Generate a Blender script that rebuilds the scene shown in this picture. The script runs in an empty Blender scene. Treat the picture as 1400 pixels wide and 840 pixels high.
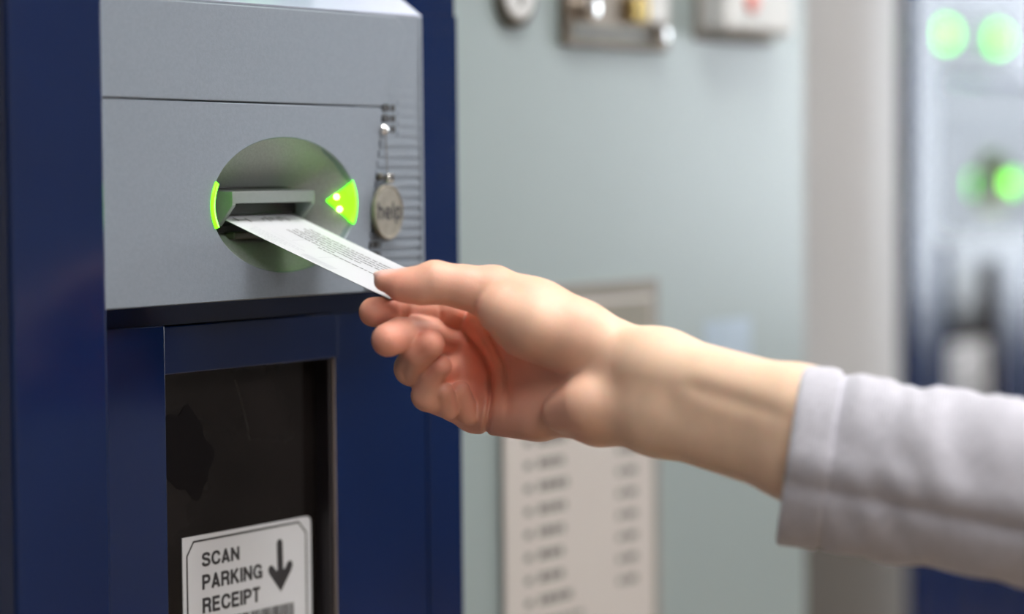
import bpy, bmesh, math, random
import numpy as np
from mathutils import Vector, Matrix

# ------------------------------------------------------------------ camera, world, lights
scene = bpy.context.scene
C = scene.collection
H0 = 1.10                                   # height of the ticket slot above the floor
FPX = 3500.0
CAM = np.array([-0.9207137, -0.7982762, H0 + 0.0131549])
AX_R = np.array([0.57561507, -0.81767463, -0.00868827])
AX_U = np.array([0.04725274, 0.02265334, 0.99862606])
AX_D = np.array([0.81635438, 0.57523475, -0.05167697])

cd = bpy.data.cameras.new('camera')
cd.sensor_width = 36.0
cd.lens = FPX / 1400 * 36.0
cd.clip_start = 0.05
cd.dof.use_dof = True
cd.dof.focus_distance = 1.165
cd.dof.aperture_fstop = 3.2
cam = bpy.data.objects.new('camera', cd)
C.objects.link(cam)
m = Matrix.Identity(4)
for i in range(3):
    m[i][0] = AX_R[i]; m[i][1] = AX_U[i]; m[i][2] = -AX_D[i]; m[i][3] = CAM[i]
cam.matrix_world = m
scene.camera = cam

w = bpy.data.worlds.new('world'); scene.world = w
w.use_nodes = True
w.node_tree.nodes['Background'].inputs[0].default_value = (0.90, 0.95, 1.0, 1)
w.node_tree.nodes['Background'].inputs[1].default_value = 5.4
LAMP = 12.0                                   # radiance of the ceiling luminaires
vs = scene.view_settings
vs.view_transform = 'Standard'; vs.look = 'None'; vs.gamma = 1.0
vs.use_curve_mapping = False
vs.exposure = 0.64
scene.cycles.use_denoising = True
scene.cycles.max_bounces = 8
scene.cycles.sample_clamp_indirect = 4.0
scene.cycles.caustics_reflective = False
scene.cycles.caustics_refractive = False

# ------------------------------------------------------------------ materials
def new_mat(name):
    mt = bpy.data.materials.new(name); mt.use_nodes = True
    nt = mt.node_tree
    return mt, nt, nt.nodes['Principled BSDF']

def mat(name, col, rough=0.5, metal=0.0, var=0.06, vscale=30.0, bump=0.0, bscale=400.0, coat=0.0,
        emit=None, estr=0.0, spec=0.5, vdetail=3.0):
    """principled colour with a little procedural mottling and fine relief"""
    mt, nt, p = new_mat(name)
    tc = nt.nodes.new('ShaderNodeTexCoord')
    n = nt.nodes.new('ShaderNodeTexNoise'); n.inputs['Scale'].default_value = vscale
    n.inputs['Detail'].default_value = vdetail
    nt.links.new(tc.outputs['Object'], n.inputs['Vector'])
    r = nt.nodes.new('ShaderNodeValToRGB')
    c0 = [max(0, c * (1 - var)) for c in col]; c1 = [min(1, c * (1 + var)) for c in col]
    r.color_ramp.elements[0].position = 0.3; r.color_ramp.elements[1].position = 0.7
    r.color_ramp.elements[0].color = (*c0, 1); r.color_ramp.elements[1].color = (*c1, 1)
    nt.links.new(n.outputs['Fac'], r.inputs['Fac'])
    nt.links.new(r.outputs['Color'], p.inputs['Base Color'])
    p.inputs['Roughness'].default_value = rough
    p.inputs['Metallic'].default_value = metal
    p.inputs['Specular IOR Level'].default_value = spec
    p.inputs['Coat Weight'].default_value = coat
    p.inputs['Coat Roughness'].default_value = 0.12
    if bump:
        n2 = nt.nodes.new('ShaderNodeTexNoise'); n2.inputs['Scale'].default_value = bscale
        n2.inputs['Detail'].default_value = 2.0
        nt.links.new(tc.outputs['Object'], n2.inputs['Vector'])
        b = nt.nodes.new('ShaderNodeBump'); b.inputs['Strength'].default_value = bump
        b.inputs['Distance'].default_value = 0.001
        nt.links.new(n2.outputs['Fac'], b.inputs['Height'])
        nt.links.new(b.outputs['Normal'], p.inputs['Normal'])
    if emit:
        p.inputs['Emission Color'].default_value = (*emit, 1)
        p.inputs['Emission Strength'].default_value = estr
    return mt

M = {}
M['blue'] = mat('blue_powder_coat', (0.0010, 0.011, 0.060), 0.17, var=0.10, vscale=9, bump=0.02, bscale=900, spec=0.42)
M['silver'] = mat('silver_fascia_paint', (0.20, 0.235, 0.285), 0.42, metal=0.10, var=0.05, vscale=700, bump=0.06, bscale=1300)
M['silver_gloss_lit'] = mat('silver_gloss_lit_bevel', (0.46, 0.51, 0.66), 0.28, metal=0.35, var=0.02)  # pale lavender reflection on the sloping top put into the base colour
M['silver_rough'] = mat('silver_bowl_paint', (0.32, 0.335, 0.345), 0.45, var=0.10, vscale=900, bump=0.25, bscale=1100)
M['hood'] = mat('grey_hood_plastic', (0.20, 0.225, 0.225), 0.4, var=0.04, vscale=500)
M['black'] = mat('black_plastic', (0.012, 0.011, 0.012), 0.5, var=0.2)
M['glass'] = mat('dark_scan_glass', (0.011, 0.009, 0.009), 0.10, var=0.3, vscale=25, spec=0.22)
M['gasket'] = mat('window_gasket', (0.014, 0.011, 0.014), 0.45)
M['metal_edge'] = mat('worn_metal_edge', (0.42, 0.36, 0.33), 0.35, metal=0.6)
M['sticker'] = mat('sticker_vinyl', (0.60, 0.62, 0.66), 0.30, var=0.02)
M['ink'] = mat('black_print', (0.012, 0.010, 0.012), 0.5)
M['lens'] = mat('lit_green_lens', (0.10, 0.65, 0.02), 0.25, emit=(0.10, 1.0, 0.003), estr=2.6)
M['led'] = mat('led_point', (0.9, 1.0, 0.5), 0.3, emit=(0.75, 1.0, 0.25), estr=6.0)
M['lamp'] = mat('lit_signal_lamp', (0.3, 0.7, 0.1), 0.3, emit=(0.12, 1.0, 0.07), estr=3.2)
M['tag'] = mat('aged_tag_metal', (0.25, 0.235, 0.20), 0.5, metal=0.35, var=0.15, vscale=220)
M['chrome'] = mat('bright_chrome', (0.75, 0.74, 0.73), 0.15, metal=1.0, var=0.03)
M['ticket'] = mat('thermal_paper', (0.52, 0.53, 0.58), 0.6, var=0.01)
M['faint_ink'] = mat('faint_grey_print', (0.42, 0.43, 0.49), 0.6)
M['grey_paint'] = mat('pale_green_grey_paint', (0.255, 0.31, 0.318), 0.30, spec=0.75, var=0.03, vscale=6, bump=0.03, bscale=600)
M['steel'] = mat('brushed_steel', (0.20, 0.165, 0.13), 0.35, metal=0.7, var=0.2, vscale=40)
M['dark_steel'] = mat('dark_steel', (0.10, 0.095, 0.08), 0.4, metal=0.5)
M['brass'] = mat('brass', (0.62, 0.45, 0.15), 0.3, metal=0.9)
M['off_white'] = mat('off_white_plastic', (0.62, 0.64, 0.65), 0.4)
M['red'] = mat('red_indicator', (0.75, 0.25, 0.22), 0.4)
M['smear'] = mat('dried_smear', (0.004, 0.003, 0.004), 0.16, spec=0.16)
M['notice'] = mat('notice_paper', (0.47, 0.445, 0.43), 0.5, var=0.03, vscale=8)
M['notice_header'] = mat('notice_header', (0.20, 0.19, 0.16), 0.5)
M['notice_frame'] = mat('notice_frame', (0.19, 0.18, 0.16), 0.5)
M['notice_ink'] = mat('notice_print', (0.10, 0.10, 0.09), 0.6)
M['pale_blue'] = mat('pale_blue_label', (0.33, 0.42, 0.52), 0.45)
M['wall'] = mat('wall_plaster', (0.60, 0.60, 0.61), 0.8, var=0.03, vscale=4, bump=0.05, bscale=120)
M['wall_dark'] = mat('wall_charcoal_panel', (0.13, 0.13, 0.14), 0.7, var=0.05, vscale=4)
M['column_lower_band'] = mat('column_lower_band', (0.10, 0.095, 0.09), 0.55, var=0.05, vscale=3)
M['floor'] = mat('floor_terrazzo', (0.27, 0.21, 0.15), 0.35, var=0.25, vscale=60)
M['ceiling'] = mat('ceiling_board', (0.72, 0.72, 0.72), 0.9, var=0.02)
M['column'] = mat('column_cladding', (0.44, 0.45, 0.47), 0.45, var=0.04, vscale=3)
M['diffuser'] = mat('luminaire_diffuser', (0.9, 0.9, 0.9), 0.5, emit=(1.0, 0.97, 0.93), estr=LAMP)
M['frame'] = mat('white_frame', (0.65, 0.66, 0.67), 0.4)
M['skirting'] = mat('skirting', (0.12, 0.12, 0.13), 0.5)

def glass_mat():
    mt, nt, p = new_mat('added_window_glass')
    p.inputs['Base Color'].default_value = (0.95, 0.98, 1, 1)
    p.inputs['Roughness'].default_value = 0.0
    p.inputs['IOR'].default_value = 1.02
    p.inputs['Transmission Weight'].default_value = 1.0
    return mt
M['pane'] = glass_mat()

# ------------------------------------------------------------------ mesh helpers
def tag(o, label=None, cat=None, group=None, kind=None):
    if label: o['label'] = label
    if cat: o['category'] = cat
    if group: o['group'] = group
    if kind: o['kind'] = kind
    return o

def empty(name, loc=(0, 0, 0), parent=None):
    o = bpy.data.objects.new(name, None); C.objects.link(o); o.location = loc
    o.empty_display_size = 0.05
    o.parent = parent
    return o

def link(name, me, material, parent=None, smooth=False, loc=(0, 0, 0)):
    if material is not None:
        me.materials.clear(); me.materials.append(M[material] if isinstance(material, str) else material)
    if smooth:
        for p in me.polygons: p.use_smooth = True
    o = bpy.data.objects.new(name, me); C.objects.link(o)
    o.location = loc
    o.parent = parent
    return o

def mesh_from(name, vs_, fs):
    me = bpy.data.meshes.new(name); me.from_pydata([tuple(map(float, v)) for v in vs_], [], [tuple(map(int, f)) for f in fs])
    me.validate(); me.update()
    bm = bmesh.new(); bm.from_mesh(me)
    bmesh.ops.recalc_face_normals(bm, faces=bm.faces[:])
    bm.to_mesh(me); bm.free()
    return me

def bm_mesh(name, bm):
    me = bpy.data.meshes.new(name); bm.to_mesh(me); bm.free(); return me

def add_box(bm, x0, x1, y0, y1, z0, z1, bev=0.0, seg=2):
    r = bmesh.ops.create_cube(bm, size=1.0)
    vv = r['verts']
    for v in vv:
        v.co = Vector(((x0 + x1) / 2 + v.co.x * (x1 - x0), (y0 + y1) / 2 + v.co.y * (y1 - y0), (z0 + z1) / 2 + v.co.z * (z1 - z0)))
    if bev:
        es = list({e for v in vv for e in v.link_edges})
        bmesh.ops.bevel(bm, geom=es, offset=bev, segments=seg, profile=0.5, affect='EDGES', clamp_overlap=True)

def box(name, x0, x1, y0, y1, z0, z1, material, parent=None, bev=0.0, seg=2):
    bm = bmesh.new(); add_box(bm, x0, x1, y0, y1, z0, z1, bev, seg)
    return link(name, bm_mesh(name, bm), material, parent)

def prism_xz(bm, pts, y0, y1, bev=0.0):
    """polygon given in (x,z), extruded from y0 (front) to y1 (back)"""
    n = len(pts)
    a = [bm.verts.new((x, y0, z)) for x, z in pts]; b = [bm.verts.new((x, y1, z)) for x, z in pts]
    f = bm.faces.new(a); bm.faces.new(b[::-1])
    for i in range(n):
        j = (i + 1) % n
        bm.faces.new((a[j], a[i], b[i], b[j]))
    bmesh.ops.recalc_face_normals(bm, faces=bm.faces[:])
    if bev:
        bmesh.ops.bevel(bm, geom=list(f.edges), offset=bev, segments=2, profile=0.5, affect='EDGES', clamp_overlap=True)

def prism(name, pts, y0, y1, material, parent=None, bev=0.0):
    bm = bmesh.new(); prism_xz(bm, pts, y0, y1, bev)
    return link(name, bm_mesh(name, bm), material, parent)

def prism_yz(name, pts, x0, x1, material, parent=None, bev=0.0):
    bm = bmesh.new(); n = len(pts)
    a = [bm.verts.new((x0, y, z)) for y, z in pts]; b = [bm.verts.new((x1, y, z)) for y, z in pts]
    bm.faces.new(a); bm.faces.new(b[::-1])
    for i in range(n):
        j = (i + 1) % n
        bm.faces.new((a[j], a[i], b[i], b[j]))
    bmesh.ops.recalc_face_normals(bm, faces=bm.faces[:])
    if bev:
        bmesh.ops.bevel(bm, geom=bm.edges[:], offset=bev, segments=2, profile=0.5, affect='EDGES', clamp_overlap=True)
    return link(name, bm_mesh(name, bm), material, parent)

def lathe_y(name, cx, cz, prof, material, parent=None, n=32, sx=1.0):
    """turned about an axis along y; prof = [(r, y)...]"""
    vs_, fs = [], []
    for r, y in prof:
        for i in range(n):
            t = 2 * math.pi * i / n
            vs_.append((cx + sx * r * math.cos(t), y, cz + r * math.sin(t)))
    for k in range(len(prof) - 1):
        for i in range(n):
            j = (i + 1) % n
            fs.append((k * n + i, k * n + j, (k + 1) * n + j, (k + 1) * n + i))
    fs.append(tuple(range(n))); fs.append(tuple((len(prof) - 1) * n + i for i in range(n)))
    return link(name, mesh_from(name, vs_, fs), material, parent)

def smooth_path(pts, n=5):
    P = [np.array(p, float) for p in pts]; out = []
    P = [2 * P[0] - P[1]] + P + [2 * P[-1] - P[-2]]
    for i in range(1, len(P) - 2):
        for s in range(n):
            t = s / n
            out.append(0.5 * ((2 * P[i]) + (-P[i - 1] + P[i + 1]) * t + (2 * P[i - 1] - 5 * P[i] + 4 * P[i + 1] - P[i + 2]) * t * t + (-P[i - 1] + 3 * P[i] - 3 * P[i + 1] + P[i + 2]) * t ** 3))
    out.append(P[-2]); return out

STROKES = {                                   # capital height 1, centre lines of bold grotesque letters
 'S': (.72, [[(.62,.70),(.55,.86),(.36,.905),(.17,.85),(.10,.72),(.17,.59),(.36,.52),(.55,.45),(.63,.29),(.55,.13),(.35,.09),(.15,.14),(.08,.31)]]),
 'C': (.78, [[(.69,.64),(.60,.84),(.40,.905),(.19,.80),(.10,.50),(.19,.20),(.40,.095),(.61,.16),(.70,.37)]]),
 'A': (.74, [((.09,0),(.37,.95)), ((.65,0),(.37,.95)), ((.2,.27),(.54,.27)), ((.30,.92),(.44,.92))]),
 'N': (.74, [((.1,0),(.1,1)), ((.12,.90),(.62,.10)), ((.64,0),(.64,1))]),
 'P': (.68, [((.1,0),(.1,1)), [(.1,.91),(.36,.91),(.53,.86),(.585,.70),(.53,.53),(.36,.475),(.1,.475)]]),
 'R': (.72, [((.1,0),(.1,1)), [(.1,.91),(.38,.91),(.55,.86),(.60,.71),(.55,.56),(.38,.50),(.1,.50)], [(.36,.50),(.52,.45),(.58,.30),(.60,.12),(.64,0)]]),
 'K': (.74, [((.1,0),(.1,1)), ((.61,1),(.12,.38)), ((.28,.60),(.66,0))]),
 'I': (.20, [((.1,0),(.1,1))]),
 'G': (.80, [[(.69,.66),(.60,.84),(.40,.905),(.19,.80),(.10,.50),(.19,.20),(.40,.095),(.58,.14),(.68,.30)], ((.42,.44),(.76,.44)), ((.70,.48),(.70,0))]),
 'E': (.64, [((.1,0),(.1,1)), ((.1,.91),(.62,.91)), ((.1,.52),(.58,.52)), ((.1,.09),(.64,.09))]),
 'T': (.64, [((0,.91),(.64,.91)), ((.32,0),(.32,1))]),
 'h': (.60, [((.1,0),(.1,1)), [(.1,.44),(.18,.60),(.34,.65),(.47,.57),(.5,.42),(.5,0)]]),
 'e': (.64, [((.12,.34),(.56,.34)), [(.56,.34),(.52,.54),(.34,.65),(.17,.56),(.1,.34),(.17,.13),(.34,.05),(.55,.15)]]),
 'l': (.20, [((.1,0),(.1,1))]),
 'p': (.66, [((.1,-.28),(.1,.70)), [(.1,.36),(.17,.57),(.34,.65),(.51,.56),(.57,.35),(.51,.13),(.34,.05),(.17,.13),(.1,.36)]]),
}
def text_mesh(body, x0, x1, zb, cap, y, weight=0.215):
    """lettering drawn with flat strokes, fitted into x0..x1 on baseline zb, facing -y"""
    quads = []; adv = 0.0
    for ch in body:
        wd_, sts = STROKES[ch]
        for st in sts:
            P = [Vector(p) for p in (smooth_path(st, 4) if isinstance(st, list) and len(st) > 2 else st)]
            nr = []
            for i in range(len(P)):
                d = (P[min(i + 1, len(P) - 1)] - P[max(i - 1, 0)]).normalized(); nr.append(Vector((-d.y, d.x)))
            for i in range(len(P) - 1):
                quads.append([(q.x + adv, q.y) for q in (P[i] + nr[i] * weight / 2, P[i] - nr[i] * weight / 2, P[i + 1] - nr[i + 1] * weight / 2, P[i + 1] + nr[i + 1] * weight / 2)])
        adv += wd_ + 0.085
    adv -= 0.085
    vv = []; ff = []
    for n_, q in enumerate(quads):
        for px, pz in q: vv.append((x0 + px / adv * (x1 - x0), y - 1e-6 * (n_ % 7), zb + pz * cap))
        ff.append((4 * n_, 4 * n_ + 1, 4 * n_ + 2, 4 * n_ + 3))
    return mesh_from('lettering', vv, ff)

def join_meshes(name, mes):
    bm = bmesh.new()
    for me in mes: bm.from_mesh(me)
    return bm_mesh(name, bm)

def copy_tree(o, parent=None):
    c = o.copy(); C.objects.link(c); c.parent = parent
    for ch in list(o.children): copy_tree(ch, c)
    return c

mm = 0.001
Z = lambda z: H0 + z * mm                    # kiosk heights are measured from the slot

# ------------------------------------------------------------------ the hall
RX0, RX1, RY0, RY1, RZ = -3.2, 5.2, -4.2, 0.70, 2.75
tag(box('floor', RX0, RX1, RY0, RY1, -0.05, 0.0, 'floor'), kind='structure')
tag(box('ceiling', RX0, RX1, RY0, RY1, RZ, RZ + 0.05, 'ceiling'), kind='structure')
tag(box('wall_back', RX0, RX1, RY1, RY1 + 0.1, 0, RZ, 'wall'), kind='structure')
tag(box('wall_front', RX0, RX1, RY0 - 0.1, RY0, 0, RZ, 'wall'), kind='structure')
tag(box('wall_left', RX0 - 0.1, RX0, RY0, RY1, 0, RZ, 'wall_dark'), kind='structure')
WY0, WY1, WZ0, WZ1 = -2.7, -0.6, 0.72, 2.45  # added unseen window; its glare pales the distant kiosk and grey cabinet
bm = bmesh.new()
add_box(bm, RX1, RX1 + 0.1, RY0, WY0, 0, RZ); add_box(bm, RX1, RX1 + 0.1, WY1, RY1, 0, RZ)
add_box(bm, RX1, RX1 + 0.1, WY0, WY1, 0, WZ0); add_box(bm, RX1, RX1 + 0.1, WY0, WY1, WZ1, RZ)
tag(link('wall_right', bm_mesh('wall_right', bm), 'wall_dark'), kind='structure')
win = tag(empty('added_window', (RX1, 0, 0)), kind='structure')
bm = bmesh.new()
add_box(bm, -0.01, 0.06, WY0, WY0 + 0.05, WZ0, WZ1); add_box(bm, -0.01, 0.06, WY1 - 0.05, WY1, WZ0, WZ1)
add_box(bm, -0.01, 0.06, WY0, WY1, WZ0, WZ0 + 0.05); add_box(bm, -0.01, 0.06, WY0, WY1, WZ1 - 0.05, WZ1)
link('added_window_frame', bm_mesh('added_window_frame', bm), 'frame', win)
box('pane', 0.02, 0.026, WY0 + 0.05, WY1 - 0.05, WZ0 + 0.05, WZ1 - 0.05, 'pane', win)
tag(box('baseboard_back', RX0, RX1, RY1 - 0.015, RY1, 0, 0.1, 'skirting'), kind='structure')

def luminaire(x, y, sx, sy, label):
    t = tag(empty('ceiling_light', (x, y, RZ)), label, 'ceiling light', 'ceiling lights')
    bm = bmesh.new()
    for a in ((-sx, sx, -sy, -sy + .03), (-sx, sx, sy - .03, sy), (-sx, -sx + .03, -sy + .03, sy - .03), (sx - .03, sx, -sy + .03, sy - .03)):
        add_box(bm, *a, -0.05, 0.0)
    link('frame', bm_mesh('frame', bm), 'frame', t)
    box('diffuser', -sx + .03, sx - .03, -sy + .03, sy - .03, -0.04, -0.03, 'diffuser', t)
luminaire(0.08, -0.62, 0.6, 0.32, 'white ceiling light panel above the ticket kiosk')
luminaire(2.7, -0.75, 0.6, 0.32, 'white ceiling light panel above the distant kiosk')
luminaire(0.55, -2.6, 0.6, 0.32, 'white ceiling light panel behind the customer')
luminaire(2.7, -2.6, 0.6, 0.32, 'white ceiling light panel nearest the added window')
luminaire(-1.7, -2.0, 0.6, 0.32, 'white ceiling light panel behind the camera')

col = tag(empty('column', (1.05, 0.345, 0)), kind='structure')
vs_, fs = [], []
N = 48
for k, (z, r) in enumerate(((0, .142), (RZ, .142))):
    for i in range(N):
        t = 2 * math.pi * i / N
        vs_.append((r * math.cos(t), r * math.sin(t), z))
for i in range(N): fs.append((i, (i + 1) % N, N + (i + 1) % N, N + i))
link('column_shaft', mesh_from('column_shaft', vs_, fs), 'column', col, smooth=True)
vs_ = [(x * 1.05, y * 1.05, 0 if z == 0 else 0.86) for x, y, z in vs_]  # darker lower part of the column, a little wider than the shaft
link('column_lower_band', mesh_from('column_lower_band', vs_, fs), 'column_lower_band', col, smooth=True)
col.name = 'round_column'  # parent of the round column's shaft and darker lower part

# ------------------------------------------------------------------ blue ticket kiosk
FY = -0.020                                  # front of the silver fascia
def make_kiosk():
    k = empty('ticket_kiosk')
    bx = lambda name, x0, x1, y0, y1, z0, z1, mt, par=k, bev=0.0: box(name, x0 * mm, x1 * mm, y0 * mm, y1 * mm, Z(z0), Z(z1), mt, par, bev * mm)
    # housing: a box with an opening for the fascia well and for the scan window
    bm = bmesh.new()
    add = lambda x0, x1, y0, y1, z0, z1, b=0.0: add_box(bm, x0 * mm, x1 * mm, y0 * mm, y1 * mm, Z(z0), Z(z1), b * mm)
    add(-178, 164, 30, 400, -1060, 420, 2.5)                 # core
    add(-178, 164, 0, 34, 94, 420, 2.5)                      # head above the fascia
    add(106, 164, 0, 34, -56, 96, 0)
    add(134.5, 164, -1.2, 34, -1060, -56, 0.8)               # right post
    add(100, 136, 1.0, 34, -1060, -54)
    add(-178, -120, 0, 34, -1060, 96)                        # behind the left cheek
    add(-122, 108, 0.5, 34, -54, -41)                        # rail under the fascia
    add(59.5, 108, 1.0, 34, -420, -54)                       # right stile core
    add(-122, 60, 1.0, 34, -420, -300)
    add(-122, 108, 1.0, 34, -1060, -420)
    link('housing', bm_mesh('housing', bm), 'blue', k)
    bx('side_cheek', -178, -122.3, -23, 4, -1060, 420, 'blue', k, 2.0)
    bx('plinth', -168, 154, 10, 390, -1100, -1060, 'black', k)
    # scan window door
    bm = bmesh.new()
    pl = [(-122, 1.0), (-69, -6.5), (-69, 3), (-122, 3)]
    lo_ = [bm.verts.new((x * mm, y * mm, Z(-420))) for x, y in pl]; hi_ = [bm.verts.new((x * mm, y * mm, Z(-53.5))) for x, y in pl]
    bm.faces.new(lo_[::-1]); bm.faces.new(hi_)
    for i in range(4): bm.faces.new((lo_[i], lo_[(i + 1) % 4], hi_[(i + 1) % 4], hi_[i]))
    bmesh.ops.recalc_face_normals(bm, faces=bm.faces[:])
    bmesh.ops.bevel(bm, geom=bm.edges[:], offset=0.6 * mm, segments=2, profile=0.5, affect='EDGES')
    link('left_stile', bm_mesh('left_stile', bm), 'blue', k)
    bx('top_rail', -70, 60.5, -2.0, 12, -76.5, -54.3, 'blue', k, 0.7)
    bx('right_stile', 60, 134, -0.4, 3, -420, -54.3, 'blue', k, 0.6)
    g = bx('scan_window', -90, 68, 10, 14, -310, -70, 'glass')
    bx('window_gasket', 56.5, 60.4, 1.5, 11, -310, -76.5, 'gasket', g)
    bx('window_trim', 59.2, 60.6, 0.2, 2.2, -310, -76.7, 'metal_edge', g, 0.3)
    # dried smear and scratch on the glass
    rnd = random.Random(4)
    pts = []
    for i in range(90):
        t = 2 * math.pi * i / 90
        r = 1 + 0.10 * math.sin(5 * t + 1) + 0.05 * math.sin(9 * t)
        pts.append(((-38 + 17 * r * math.cos(t)) * mm, Z(-115 + 20 * r * math.sin(t) - 5 * math.cos(t))))
    prism('dark_smear', pts, 9.7 * mm, 10.2 * mm, 'smear', g)
    a, b = (-3.3, -83.4), (6.6, -113)
    pts = []
    for s in (0, 1):
        rng_ = range(9) if s == 0 else range(8, -1, -1)
        for i in rng_:
            u = i / 8
            pts.append(((a[0] + (b[0] - a[0]) * u + 1.0 * math.sin(u * 3.1) + (s - .5) * .14) * mm, Z(a[1] + (b[1] - a[1]) * u)))
    prism('scratch', pts, 9.85 * mm, 10.1 * mm, 'dark_steel', g)
    # instruction sticker
    sx0, sx1, st, sb = -42.2, 51.2, -154.6, -250
    r = 3.0
    pts = [(sx0, st), ]
    for q in range(6):
        t = math.pi / 2 * (1 - q / 5)
        pts.append((sx1 - r + r * math.cos(t), st - r + r * math.sin(t)))
    pts += [(sx1, sb), (sx0, sb)]
    s = prism('instruction_sticker', [(x * mm, Z(z)) for x, z in pts], 9.5 * mm, 10.1 * mm, 'sticker', k)
    ty = 9.42 * mm
    def loop_strip(pts, wd):
        vv, ff = [], []
        n = len(pts)
        for i in range(n):
            p0 = Vector(pts[i - 1]); p1 = Vector(pts[i]); p2 = Vector(pts[(i + 1) % n])
            d1 = (p1 - p0).normalized(); d2 = (p2 - p1).normalized()
            nn = Vector((-(d1 + d2).y, (d1 + d2).x)).normalized()
            kk = wd / 2 / max(0.3, nn.dot(Vector((-d1.y, d1.x))))
            for sgn in (1, -1):
                q = p1 + nn * kk * sgn
                vv.append((q.x * mm, ty, Z(q.y)))
        for i in range(n):
            j = (i + 1) % n
            ff.append((2 * i, 2 * i + 1, 2 * j + 1, 2 * j))
        return mesh_from('border', vv, ff)
    bl = [(-39.3, -163.5), (-34.6, -157.2), (41.6, -156.7), (47.3, -162.5), (47.3, -241), (41.6, -247), (-34.6, -247), (-39.3, -241)]
    link('border_line', loop_strip(bl, 1.0), 'ink', s)
    for body, x1, zb, cap in (('SCAN', -2.4, -169.7, 6.6), ('PARKING', 14.0, -180.6, 7.0), ('RECEIPT', 12.2, -191.8, 7.2)):
        link('lettering', text_mesh(body, -29 * mm, x1 * mm, Z(zb), cap * mm, ty), 'ink', s)
    # arrow with round-ended barbs
    vv = []; bm = bmesh.new()
    def stroke(bm, p, q, wd):
        p = Vector(p); q = Vector(q); d = (q - p).normalized(); nrm = Vector((-d.y, d.x))
        ring = []
        for i in range(9):
            t = math.pi * i / 8
            ring.append(p + nrm * wd / 2 * math.cos(t) - d * wd / 2 * math.sin(t))
        for i in range(9):
            t = math.pi * i / 8
            ring.append(q - nrm * wd / 2 * math.cos(t) + d * wd / 2 * math.sin(t))
        bm.faces.new([bm.verts.new((c.x * mm, ty, Z(c.y))) for c in ring])
    stroke(bm, (27.2, -165.5), (27.6, -183), 4.4)
    stroke(bm, (20.6, -177.6), (27.4, -185.0), 4.4)
    stroke(bm, (34.6, -177.0), (27.8, -185.0), 4.4)
    bm.faces.new([bm.verts.new((x * mm, ty - 0.00002, Z(z))) for x, z in ((19.2, -179.6), (27.5, -178), (36.0, -179.2), (27.7, -189.2))])
    bmesh.ops.recalc_face_normals(bm, faces=bm.faces[:])
    link('arrow', bm_mesh('arrow', bm), 'ink', s)
    bm = bmesh.new(); x = -29.0
    rb = random.Random(2)
    while x < 36.5:
        wd = rb.choice((0.35, 0.35, 0.7, 1.0, 1.4))
        bm.faces.new([bm.verts.new((xx * mm, ty, Z(zz))) for xx, zz in ((x, -195.6), (x + wd, -195.6), (x + wd, -222), (x, -222))])
        x += wd + rb.choice((0.3, 0.35, 0.5, 0.8))
    tag(link('barcode', bm_mesh('barcode', bm), 'ink', s), kind='stuff')

    # ---- silver fascia
    f = empty('ticket_fascia', (0, 0, 0), k)
    # right edge of the smooth covers (x as a function of height)
    EDGE = [(-43.5, 58.5), (-19, 63.0), (0, 66.0), (20, 69.5), (47, 75.0), (60, 81.0), (72, 88.5), (79, 92.2), (83, 93.2), (86, 92.6), (88.5, 90.0)]
    def edge_x(z):
        for (z0, x0), (z1, x1) in zip(EDGE, EDGE[1:]):
            if z0 <= z <= z1: return x0 + (x1 - x0) * (z - z0) / (z1 - z0)
        return EDGE[-1][1]
    # base slab with the sloping top
    prism_yz('back_slab', [(-18.15 * mm, Z(-43.5)), (30 * mm, Z(-43.5)), (30 * mm, Z(108)), (2 * mm, Z(108)), (-19.6 * mm, Z(92.6))], 54 * mm, 108 * mm, 'silver', f, 0.6 * mm)
    prism_yz('left_slab', [(-18.6 * mm, Z(49.0)), (28 * mm, Z(49.0)), (28 * mm, Z(108)), (2 * mm, Z(108)), (-19.6 * mm, Z(92.6))], -122 * mm, 56 * mm, 'silver', f, 0.4 * mm)
    prism_yz('top_bevel', [(-19.9 * mm, Z(93.0)), (2 * mm, Z(108.6)), (2 * mm, Z(107)), (-19.4 * mm, Z(91.9))], -121.8 * mm, 107.8 * mm, 'silver_gloss_lit', f, 0.2 * mm)
    # smooth upper cover
    pts = [(-122, 48.0), (75.2, 47.1)] + [(x, z) for z, x in EDGE if z > 47] + [(86, 91.6), (-122, 91.6)]
    prism('upper_cover', [(x * mm, Z(z)) for x, z in pts], FY - 0.0006, FY + 0.004, 'silver', f, 0.5 * mm)
    # lower cover with the oval opening
    A, Bz = 51.6, 31.2
    poly = [(-122.0, -43.5), (58.5, -43.5)] + [(x, z) for z, x in EDGE if -43 < z < 47] + [(74.8, 46.6), (-122.0, 47.4)]
    def ray_poly(t):
        d = Vector((math.cos(t), math.sin(t))); best = None
        for i in range(len(poly)):
            p = Vector(poly[i]); q = Vector(poly[(i + 1) % len(poly)]); e = q - p
            den = d.x * e.y - d.y * e.x
            if abs(den) < 1e-9: continue
            s_ = (p.x * e.y - p.y * e.x) / den; u = (p.x * d.y - p.y * d.x) / den
            if s_ > 0 and -1e-6 <= u <= 1 + 1e-6 and (best is None or s_ < best): best = s_
        return d * best
    angs = sorted(set([2 * math.pi * i / 96 - math.pi for i in range(96)] + [math.atan2(z, x) for x, z in poly]))
    vs_, fs = [], []
    yF = FY - 0.0006
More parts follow.
